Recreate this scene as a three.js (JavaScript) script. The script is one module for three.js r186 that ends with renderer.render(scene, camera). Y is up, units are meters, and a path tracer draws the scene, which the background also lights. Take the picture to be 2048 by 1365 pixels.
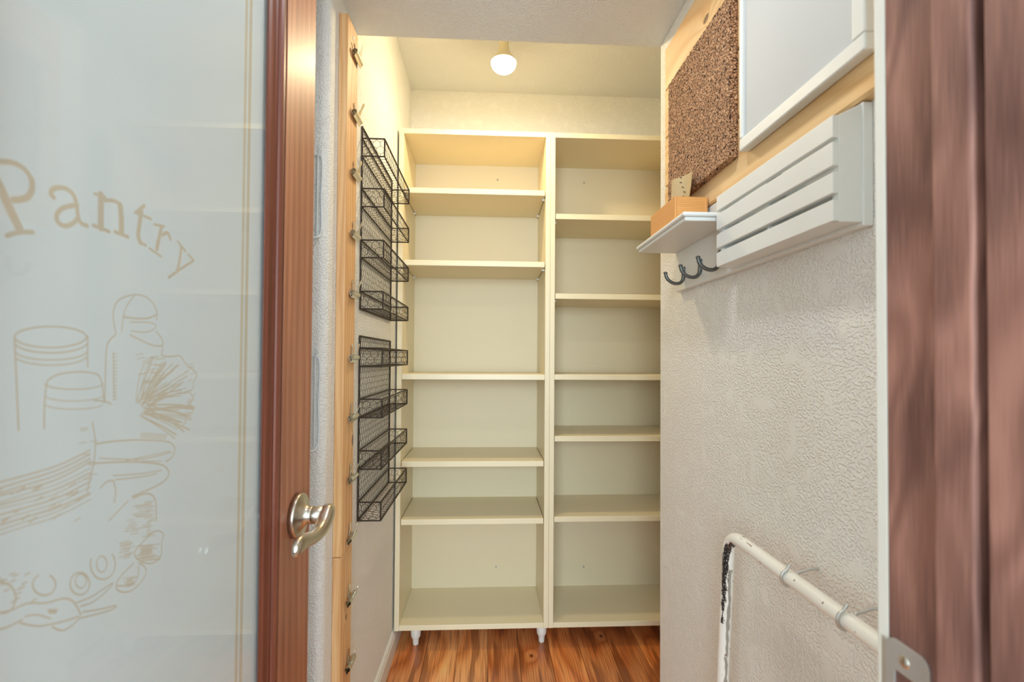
import * as THREE from 'three';
import { RoundedBoxGeometry } from 'three/addons/geometries/RoundedBoxGeometry.js';
import { mergeGeometries } from 'three/addons/utils/BufferGeometryUtils.js';
import { RectAreaLightUniformsLib } from 'three/addons/lights/RectAreaLightUniformsLib.js';

// ------------------------------------------------------------------ camera, sky, lights, exposure
const scene = new THREE.Scene();
const EYE = 1.175;                                   // height of the lens above the floor
const camera = new THREE.PerspectiveCamera(2 * Math.atan(682.5 / 950.66) * 180 / Math.PI, 2048 / 1365, 0.02, 60);
camera.position.set(0, EYE, 0);
camera.rotation.set(0.016735, -0.0482153, 0.00655948, 'YXZ');
camera.setViewOffset(2048, 1365, 0, -18.96, 2048, 1365);
camera.focus = 1.75; camera.userData.fStop = 6;
scene.add(camera);
scene.background = new THREE.Color(0xdfeaf5);

const renderer = new THREE.WebGLRenderer({ antialias: true });
renderer.toneMapping = THREE.LinearToneMapping;
renderer.toneMappingExposure = .96;
renderer.shadowMap.enabled = true;
RectAreaLightUniformsLib.init();

const BULB = { color: new THREE.Color(1, 0.8, 0.48), point: .7, down: 180 };       // warm bulb hanging over the shelves
const DISC = { color: new THREE.Color(.93, 0.97, 1), intensity: 145 };         // small flush light in the low ceiling
const DAY = { color: new THREE.Color(0.72, 0.88, 1), intensity: 21 };           // daylight at the window of the hall
const day = new THREE.RectAreaLight(DAY.color, DAY.intensity, 2.2, 1.4);
day.position.set(-.05, 1.45, 2.8); day.lookAt(-.05, 1.45, 0); scene.add(day);

// ------------------------------------------------------------------ helpers
let seed = 7;
const rnd = () => { seed = (seed * 1664525 + 1013904223) >>> 0; return seed / 4294967296; };
const rr = (a, b) => a + (b - a) * rnd();
const V = (x, y, z) => new THREE.Vector3(x, y, z);
const Y = c => c + EYE;
const used = {};
function numbered(n) { used[n] = (used[n] ?? -1) + 1; return used[n] ? n + '_' + String(used[n]).padStart(3, '0') : n; }
function wp(o) { const v = V(0, 0, 0); while (o && o !== scene) { v.add(o.position); o = o.parent; } return v; }
function uvm(g, grain = 'y', ou = 0, ov = 0) {        // texture coordinates in metres, v along the grain
  if (g.index) g = g.toNonIndexed();
  const p = g.attributes.position, uv = new Float32Array(p.count * 2), ax = { x: 0, y: 1, z: 2 }[grain];
  const a = V(0, 0, 0), b = V(0, 0, 0), c = V(0, 0, 0);
  for (let i = 0; i < p.count; i += 3) {
    a.fromBufferAttribute(p, i); b.fromBufferAttribute(p, i + 1); c.fromBufferAttribute(p, i + 2);
    const n = b.clone().sub(a).cross(c.clone().sub(a)), m = [Math.abs(n.x), Math.abs(n.y), Math.abs(n.z)];
    const k = m[0] >= m[1] && m[0] >= m[2] ? 0 : m[1] >= m[2] ? 1 : 2;
    let r = [0, 1, 2].filter(q => q !== k);
    let [u, v] = r[1] === ax ? r : r[0] === ax ? [r[1], r[0]] : r;
    [a, b, c].forEach((q, j) => { const t = [q.x, q.y, q.z]; uv[(i + j) * 2] = t[u] + ou + k * .137; uv[(i + j) * 2 + 1] = t[v] + ov; });
  }
  g.setAttribute('uv', new THREE.BufferAttribute(uv, 2));
  return g;
}
function put(name, g, m, parent = scene, pos = null) {  // a named mesh; pos in world coordinates
  const o = new THREE.Mesh(g, m);
  o.name = parent === scene ? numbered(name) : name;
  o.castShadow = o.receiveShadow = true;
  if (pos) o.position.copy(pos).sub(wp(parent)); else o.position.copy(wp(parent)).negate();
  parent.add(o); return o;
}
function bx(name, x, y, z, m, parent = scene, { r = .0015, grain = 'y', seg = 2 } = {}) {
  const w = Math.abs(x[1] - x[0]), h = Math.abs(y[1] - y[0]), d = Math.abs(z[1] - z[0]);
  const g = r > 0 ? new RoundedBoxGeometry(w, h, d, seg, Math.min(r, .45 * Math.min(w, h, d))) : new THREE.BoxGeometry(w, h, d);
  return put(name, uvm(g, grain, rnd() * 3, rnd() * 3), m, parent, V((x[0] + x[1]) / 2, (y[0] + y[1]) / 2, (z[0] + z[1]) / 2));
}
function tag(o, label, category, group) { o.userData.label = label; o.userData.category = category; if (group) o.userData.group = group; return o; }
function struct(o, label) { o.userData.kind = 'structure'; if (label) o.userData.label = label; return o; }
function grp(name, at) { const g = new THREE.Group(); g.name = numbered(name); g.position.copy(at); scene.add(g); return g; }
function thing(name, label, category, at, group) { return tag(grp(name, at), label, category, group); }
function rod(a, b, r, n = 8, open = true) {
  const d = b.clone().sub(a), g = new THREE.CylinderGeometry(r, r, d.length(), n, 1, open);
  g.applyQuaternion(new THREE.Quaternion().setFromUnitVectors(V(0, 1, 0), d.clone().normalize()));
  return g.translate((a.x + b.x) / 2, (a.y + b.y) / 2, (a.z + b.z) / 2);
}
function wire(pts, r, closed = false) {               // bent wire through the given corners
  const c = []; const n = pts.length;
  for (let i = 0; i < (closed ? n : n - 1); i++) c.push(rod(pts[i], pts[(i + 1) % n], r));
  for (const p of pts) c.push(new THREE.SphereGeometry(r * 1.02, 8, 6).translate(p.x, p.y, p.z));
  return mergeGeometries(c);
}
function curve(pts, r, seg = 40, rad = 10, closed = false) { return new THREE.TubeGeometry(new THREE.CatmullRomCurve3(pts, closed, 'centripetal'), seg, r, rad, closed); }
function ext(pts, depth, { bevel = 0, holes = [], seg = 8 } = {}) {
  const s = pts instanceof THREE.Shape ? pts : new THREE.Shape(pts.map(p => new THREE.Vector2(p[0], p[1])));
  for (const h of holes) s.holes.push(h);
  return new THREE.ExtrudeGeometry(s, { depth, bevelEnabled: bevel > 0, bevelSize: bevel, bevelThickness: bevel, bevelSegments: 2, curveSegments: seg });
}
function rrect(x0, y0, x1, y1, r, cls = THREE.Shape) {
  const s = new cls(); s.moveTo(x0 + r, y0); s.lineTo(x1 - r, y0); s.absarc(x1 - r, y0 + r, r, -Math.PI / 2, 0); s.lineTo(x1, y1 - r); s.absarc(x1 - r, y1 - r, r, 0, Math.PI / 2);
  s.lineTo(x0 + r, y1); s.absarc(x0 + r, y1 - r, r, Math.PI / 2, Math.PI); s.lineTo(x0, y0 + r); s.absarc(x0 + r, y0 + r, r, Math.PI, Math.PI * 1.5); return s;
}

// ------------------------------------------------------------------ noise and textures
function noiseMaker(s0) {                              // periodic gradient noise
  let s = s0 >>> 0; const R = () => { s = (s * 1664525 + 1013904223) >>> 0; return s / 4294967296; };
  const P = new Uint8Array(512), p = [...Array(256).keys()];
  for (let i = 255; i > 0; i--) { const j = Math.floor(R() * (i + 1)); [p[i], p[j]] = [p[j], p[i]]; }
  for (let i = 0; i < 512; i++) P[i] = p[i & 255];
  const G = [...Array(256)].map(() => { const a = R() * 6.2832; return [Math.cos(a), Math.sin(a)]; });
  const f = t => t * t * t * (t * (t * 6 - 15) + 10);
  return (x, y, px = 256, py = 256) => {
    const xi = Math.floor(x), yi = Math.floor(y), fx = x - xi, fy = y - yi;
    const m = (a, n) => ((a % n) + n) % n;
    const x0 = m(xi, px), x1 = m(xi + 1, px), y0 = m(yi, py), y1 = m(yi + 1, py);
    const g = (a, b, dx, dy) => { const q = G[P[P[a & 255] + (b & 255)]]; return q[0] * dx + q[1] * dy; };
    const u = f(fx), v = f(fy);
    const a = g(x0, y0, fx, fy), b = g(x1, y0, fx - 1, fy), c = g(x0, y1, fx, fy - 1), d = g(x1, y1, fx - 1, fy - 1);
    return 1.5 * ((a + (b - a) * u) * (1 - v) + (c + (d - c) * u) * v);
  };
}
const cl = (x, a = 0, b = 1) => Math.min(b, Math.max(a, x));
const sm = (a, b, x) => { const t = cl((x - a) / (b - a)); return t * t * (3 - 2 * t); };
function tex(w, h, fn, { color = true, size = [1, 1] } = {}) {   // fn(u, v) -> [r, g, b] (sRGB 0..255) or a grey 0..1
  const d = new Uint8Array(w * h * 4);
  for (let j = 0; j < h; j++) for (let i = 0; i < w; i++) {
    const c = fn((i + .5) / w, (j + .5) / h), k = (j * w + i) * 4;
    if (color) { d[k] = cl(c[0], 0, 255); d[k + 1] = cl(c[1], 0, 255); d[k + 2] = cl(c[2], 0, 255); } else d[k] = d[k + 1] = d[k + 2] = cl(c) * 255;
    d[k + 3] = 255;
  }
  const t = new THREE.DataTexture(d, w, h); t.wrapS = t.wrapT = THREE.RepeatWrapping; t.magFilter = t.minFilter = THREE.LinearFilter;
  if (color) t.colorSpace = THREE.SRGBColorSpace;
  t.repeat.set(1 / size[0], 1 / size[1]); t.needsUpdate = true; return t;
}
const mix3 = (a, b, t) => [a[0] + (b[0] - a[0]) * t, a[1] + (b[1] - a[1]) * t, a[2] + (b[2] - a[2]) * t];
function woodTex({ light, mid, dark, rings = 7, warp = 1.1, fibre = .25, knots = [], size = [.3, 1.2], s = 1, w = 512, h = 1024, sharp = 2, blotch = .2, ring = 1, streak = 0 }) {
  const n = noiseMaker(s * 977 + 13);
  return tex(w, h, (u, v) => {
    let f = u * rings + warp * n(u * 2, v * 2, 2, 2) + .35 * warp * n(u * 4, v * 5, 4, 5), kd = 0;
    for (const [ku, kv, kr] of knots) {
      let du = u - ku, dv = v - kv; du -= Math.round(du); dv -= Math.round(dv); du *= size[0]; dv *= size[1];
      const r = Math.hypot(du, dv * .62) / kr; f += 2.2 * Math.exp(-r * .55) ; kd = Math.max(kd, 1 - sm(.7, 1.05, r));
    }
    const t = ring * Math.pow(.5 + .5 * Math.sin(f * 6.2832), sharp);
    const fb = n(u * 90, v * 8, 90, 8) * .6 + n(u * 180, v * 14, 180, 14) * .4, bl = n(u * 3, v * 3, 3, 3);
    let c = t < .5 ? mix3(light, mid, t * 2) : mix3(mid, dark, (t - .5) * 2);
    c = mix3(c, dark, cl(fibre * (fb + .15) + blotch * bl, -.25, .8));
    if (streak) c = mix3(c, dark, streak * sm(.18, .5, n(u * 9 + .5 * bl, v * 3, 9, 3) + .35 * n(u * 22, v * 7, 22, 7)));
    return mix3(c, dark.map(q => q * .55), kd * .8);
  }, { size });
}
const std = o => new THREE.MeshStandardMaterial(o), phy = o => new THREE.MeshPhysicalMaterial(o);

// orange-peel / knockdown plaster relief
const nW = noiseMaker(5);
const plaster = tex(1024, 1024, (u, v) => {
  const wx = .008 * nW(u * 30, v * 30, 30, 30), a = nW((u + wx) * 100, (v - wx) * 128, 100, 128), b = nW(u * 170, v * 210, 170, 210), c = nW(u * 14, v * 14, 14, 14);
  const flat = sm(.25, .75, c);                        // trowelled flat patches between the ridges
  return .2 + .55 * Math.max(flat, sm(-.05, .28, a + .4 * b)) + (1 - flat) * .14 * b;
}, { color: false, size: [.55, .55] });
const wallM = std({ color: 0xefeee8, roughness: .75, bumpMap: plaster, bumpScale: .0016 });
const ceilM = std({ color: 0xe8eae9, roughness: .85, bumpMap: plaster, bumpScale: .0008 });
const trimM = std({ color: 0xe8e4d9, roughness: .4 });
const melamine = phy({ color: 0xe8dbb9, roughness: .38 });
const melamineBack = phy({ color: 0xe1d2af, roughness: .55 });
const whitePaint = phy({ color: 0xe8eae6, roughness: .42 });
const boardWhite = phy({ color: 0xcbcfd0, roughness: .7 });

const mahogany = woodTex({ light: [172, 112, 82], mid: [150, 90, 62], dark: [104, 56, 38], rings: 9, warp: .7, fibre: .5, sharp: 1.3, s: 3, size: [.2, 1.5], ring: .4, blotch: .25 });
const doorM = phy({ map: mahogany, roughness: .48, clearcoat: .16, clearcoatRoughness: .3 });
const beadM = phy({ map: mahogany, color: 0xa6857c, roughness: .45, clearcoat: .25, clearcoatRoughness: .25 });
const jambTex = woodTex({ light: [156, 112, 98], mid: [130, 90, 78], dark: [84, 56, 50], rings: 3, warp: 1.6, fibre: .35, sharp: 1, s: 11, size: [.12, .34], blotch: .7, ring: .35 });
const jambM = phy({ map: jambTex, roughness: .58, specularIntensity: .6 });
const cedarTex = woodTex({ light: [240, 204, 152], mid: [231, 188, 132], dark: [196, 138, 84], rings: 4, warp: 1.3, fibre: .18, sharp: 2.2, ring: .55, s: 21, size: [.22, 1.1], knots: [[.3, .2, .012], [.72, .66, .009], [.1, .8, .007]] });
const cedarM = phy({ map: cedarTex, roughness: .5, specularIntensity: .6 });
const firTex = woodTex({ light: [232, 186, 132], mid: [219, 165, 108], dark: [178, 112, 66], rings: 6, warp: .8, fibre: .22, sharp: 1.8, ring: .5, s: 31, size: [.12, 1], knots: [[.35, .36, .011], [.7, .74, .008], [.2, .1, .006]] });
const firM = phy({ map: firTex, roughness: .5 });
const bambooM = phy({ map: woodTex({ light: [228, 168, 102], mid: [216, 152, 86], dark: [186, 118, 60], rings: 12, warp: .12, ring: .6, fibre: .35, sharp: 1.2, s: 41, size: [.05, .4], blotch: .1 }), roughness: .4 });
const floorTex = woodTex({ light: [250, 176, 112], mid: [232, 148, 84], dark: [132, 76, 42], rings: 3, warp: 1.3, fibre: .6, sharp: 3, ring: .6, s: 51, size: [.4, 1.3], knots: [[.3, .25, .006], [.75, .7, .005]], blotch: .3, streak: .55 });
const floorMs = [0xffffff, 0xe4cfc0, 0xffe6cf].map(c => phy({ map: floorTex, color: c, roughness: .32, clearcoat: .25, clearcoatRoughness: .2 }));

const chrome = phy({ color: 0xd8d2c6, metalness: 1, roughness: .22, side: THREE.DoubleSide });
const nickel = phy({ color: 0xc9c0b2, metalness: 1, roughness: .3 });
const steel = phy({ color: 0xcac8c2, metalness: .7, roughness: .45 });
const zinc = phy({ color: 0xd0d2d0, metalness: .75, roughness: .4 });
const blackWire = std({ color: 0x3a3026, metalness: .35, roughness: .6 });
const greyHook = phy({ color: 0x6a6c6a, metalness: .8, roughness: .42 });
const whiteWire = phy({ color: 0xdfe8ec, roughness: .35 });

// ------------------------------------------------------------------ room shell
const LX = -.378, RX = .488, BZ = -2.262, SOF = 2.08, CEIL = 2.45, RZ = -1.336, CZ = -1.12;
const floor = struct(bx('floor', [-1.8, 1.8], [-.06, -.009], [-2.4, 2.95], std({ color: 0x5c3a26, roughness: .8 }), scene, { r: 0 }), 'brown plank floor of the pantry');
{
  const pw = .124; let k = 0;
  for (let x = -.74; x < 1.1; x += pw, k++) {
    let z = -2.30 - [.3, .72, .1, .55, .9][k % 5] * .5;
    while (z < -.1) {
      const z1 = Math.min(z + 1.21, .35);
      bx('floor_plank', [x + .0006, x + pw - .0006], [-.009, 0], [Math.max(z, -2.36) + .0006, z1 - .0006], floorMs[(k * 2 + Math.round(z * 3) + 30) % 3], floor, { grain: 'z', r: .0012, seg: 1 });
      z = z1;
    }
  }
}
struct(bx('wall_back', [-.72, 1.1], [0, CEIL], [BZ - .1, BZ], wallM, scene, { r: 0 }), 'cream plaster back wall above the bookcases');
{
  const s = new THREE.Shape(), R = .02;                // left wall with a rounded outer corner
  s.moveTo(-.74, -BZ); s.lineTo(LX, -BZ); s.lineTo(LX, -CZ + R); s.absarc(LX - R, -CZ + R, R, 0, -Math.PI / 2, true); s.lineTo(-.74, -CZ); s.lineTo(-.74, -BZ);
  const g = ext(s, CEIL, { seg: 8 }); g.rotateX(-Math.PI / 2);
  struct(put('wall_left', uvm(g), wallM), 'plaster left wall with a rounded corner behind the door');
}
struct(bx('wall_recess', [-.74, -.64], [0, SOF], [CZ, -.345], wallM, scene, { r: 0 }), 'plaster wall behind the open door');
struct(bx('wall_right', [RX, 1.1], [0, SOF], [RZ, -.345], wallM, scene, { r: .004 }), 'textured plaster wall carrying planks and organiser');
struct(bx('wall_far_right', [.98, 1.1], [0, CEIL], [BZ, RZ], wallM, scene, { r: 0 }));
struct(bx('ceiling', [-.74, 1.1], [CEIL, CEIL + .1], [BZ - .1, RZ - .006], ceilM, scene, { r: 0 }), 'cream ceiling over the bookcases');
struct(bx('ceiling_lower', [-.74, 1.1], [SOF, CEIL + .1], [RZ - .006, -.345], ceilM, scene, { r: .003 }), 'lower pale ceiling of the pantry entrance');
struct(bx('wall_front_left', [-1.8, -.379], [0, CEIL], [-.345, -.225], wallM, scene, { r: 0 }));
struct(bx('wall_front_right', [.319, 1.8], [0, CEIL], [-.345, -.225], wallM, scene, { r: 0 }));
struct(bx('wall_front_header', [-.379, .319], [2.06, CEIL], [-.345, -.225], wallM, scene, { r: 0 }));
struct(bx('wall_hall_left', [-1.9, -1.8], [0, CEIL], [-.345, 2.95], wallM, scene, { r: 0 }));
struct(bx('wall_hall_right', [1.8, 1.9], [0, CEIL], [-.345, 2.95], wallM, scene, { r: 0 }));
struct(bx('ceiling_hall', [-1.9, 1.9], [CEIL, CEIL + .1], [-.345, 2.95], ceilM, scene, { r: 0 }));
{                                                       // window wall of the hall behind the camera
  const s = new THREE.Shape([[-1.8, 0], [1.8, 0], [1.8, CEIL], [-1.8, CEIL]].map(p => new THREE.Vector2(...p)));
  s.holes.push(new THREE.Path([[-1.2, .7], [-1.2, 2.2], [1.1, 2.2], [1.1, .7]].map(p => new THREE.Vector2(...p))));
  const g = ext(s, .1); g.translate(0, 0, 2.83);
  struct(put('wall_hall_back', uvm(g), wallM));
  const w = struct(grp('window_1', V(-.05, .7, 2.88)), 'wide daylight window of the hall');
  for (const [x0, x1, y0, y1] of [[-1.2, 1.1, .7, .75], [-1.2, 1.1, 2.15, 2.2], [-1.2, -1.15, .75, 2.15], [1.05, 1.1, .75, 2.15], [-.075, -.025, .75, 2.15]]) bx('window_frame', [x0, x1], [y0, y1], [2.85, 2.9], trimM, w);
  for (const [x0, x1] of [[-1.15, -.075], [-.025, 1.05]]) bx('pane', [x0, x1], [.75, 2.15], [2.872, 2.876], phy({ color: 0xffffff, transmission: 1, roughness: 0, thickness: 0 }), w, { r: 0 });
}
function baseboard(name, x, z, label) {                 // board with a moulded top edge
  const h = .083, alongZ = Math.abs(z[1] - z[0]) > Math.abs(x[1] - x[0]);
  const prof = [[0, 0], [.013, 0], [.013, h - .02], [.0105, h - .016], [.0105, h - .010], [.006, h - .003], [.003, h], [0, h]];
  const g = ext(prof, alongZ ? z[1] - z[0] : x[1] - x[0], {});
  if (alongZ) g.translate(x[0], 0, z[0]); else { g.rotateY(Math.PI / 2); g.translate(x[0], 0, z[1]); g.scale(1, 1, 1); }
  return struct(put(name, uvm(g), trimM), label);
}
baseboard('baseboard_left', [LX, LX + .013], [BZ, CZ - .02], 'cream moulded baseboard along the left wall');

// door frame at the right: jamb with stop and strike plate
{
  const j = struct(grp('trim_1', V(.31, 0, -.285)), 'dark stained door jamb with steel strike plate');
  bx('jamb_board', [.30, .319], [0, 2.06], [-.345, -.225], jambM, j, { r: .0012 });
  bx('door_stop', [.2885, .2999], [0, 2.05], [-.297, -.2695], jambM, j, { r: .003, seg: 3 });
  bx('jamb_extension', [.2885, .2999], [0, 2.05], [-.2625, -.2252], jambM, j, { r: .0015 });
  const c = -.245 + EYE, hh = .041;
  const s = rrect(-.345, c - hh, -.3105, c + hh, .008);
  s.holes.push(rrect(-.3385, c - .022, -.3195, c + .020, .003, THREE.Path));
  const g = ext(s, .0012, { bevel: .0003 }); g.rotateY(-Math.PI / 2); g.translate(0, 0, 0);
  // shape x -> world z, y -> y, thickness -> -x
  const pl = put('strike_plate', g.translate(.2997, 0, 0), steel, j); pl.userData.label = 'satin steel strike plate';
  const lipPts = []; for (let i = 0; i <= 8; i++) { const a = i / 8 * 1.15; lipPts.push([-.3445 - .013 * Math.sin(a), .2982 + .013 * (1 - Math.cos(a))]); }
  const prof = [...lipPts, ...lipPts.slice().reverse().map(p => [p[0] + .0003, p[1] + .0016])];
  const lg = ext(prof.map(p => [p[1], -p[0]]), .074); lg.rotateX(-Math.PI / 2);
  put('strike_lip', lg.translate(0, c - .037, 0), steel, pl);
  for (const y of [c + .0295, c - .0295]) {
    const sc = new THREE.LatheGeometry([[0, .0016], [.002, .0015], [.0038, .0008], [.0044, 0]].map(p => new THREE.Vector2(...p)), 18); sc.rotateZ(Math.PI / 2);
    put('screw', sc, chrome, pl, V(.2983, y, -.3295));
  }
}
struct(bx('trim_2', [.3005, .36], [0, 2.1], [-.3565, -.3452], trimM, scene, { r: .002 }), 'white painted casing edge beside the dark jamb');
{
  const j = struct(grp('trim_3', V(-.37, 0, -.285)), 'dark stained hinge jamb');
  bx('jamb_board', [-.379, -.360], [0, 2.06], [-.345, -.225], jambM, j, { r: .0012 });
  bx('head_board', [-.360, .2995], [2.041, 2.06], [-.345, -.225], jambM, j, { r: .0012, grain: 'x' });
}
struct(bx('trim_4', [.3025, .372], [0, 2.12], [-.2248, -.209], jambM, scene, { r: .003 }), 'dark stained casing on the hall side of the doorway');
struct(bx('trim_5', [-.432, -.3625], [0, 2.12], [-.2248, -.209], jambM, scene, { r: .003 }), 'dark stained hall casing beside the hinge jamb');

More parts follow.
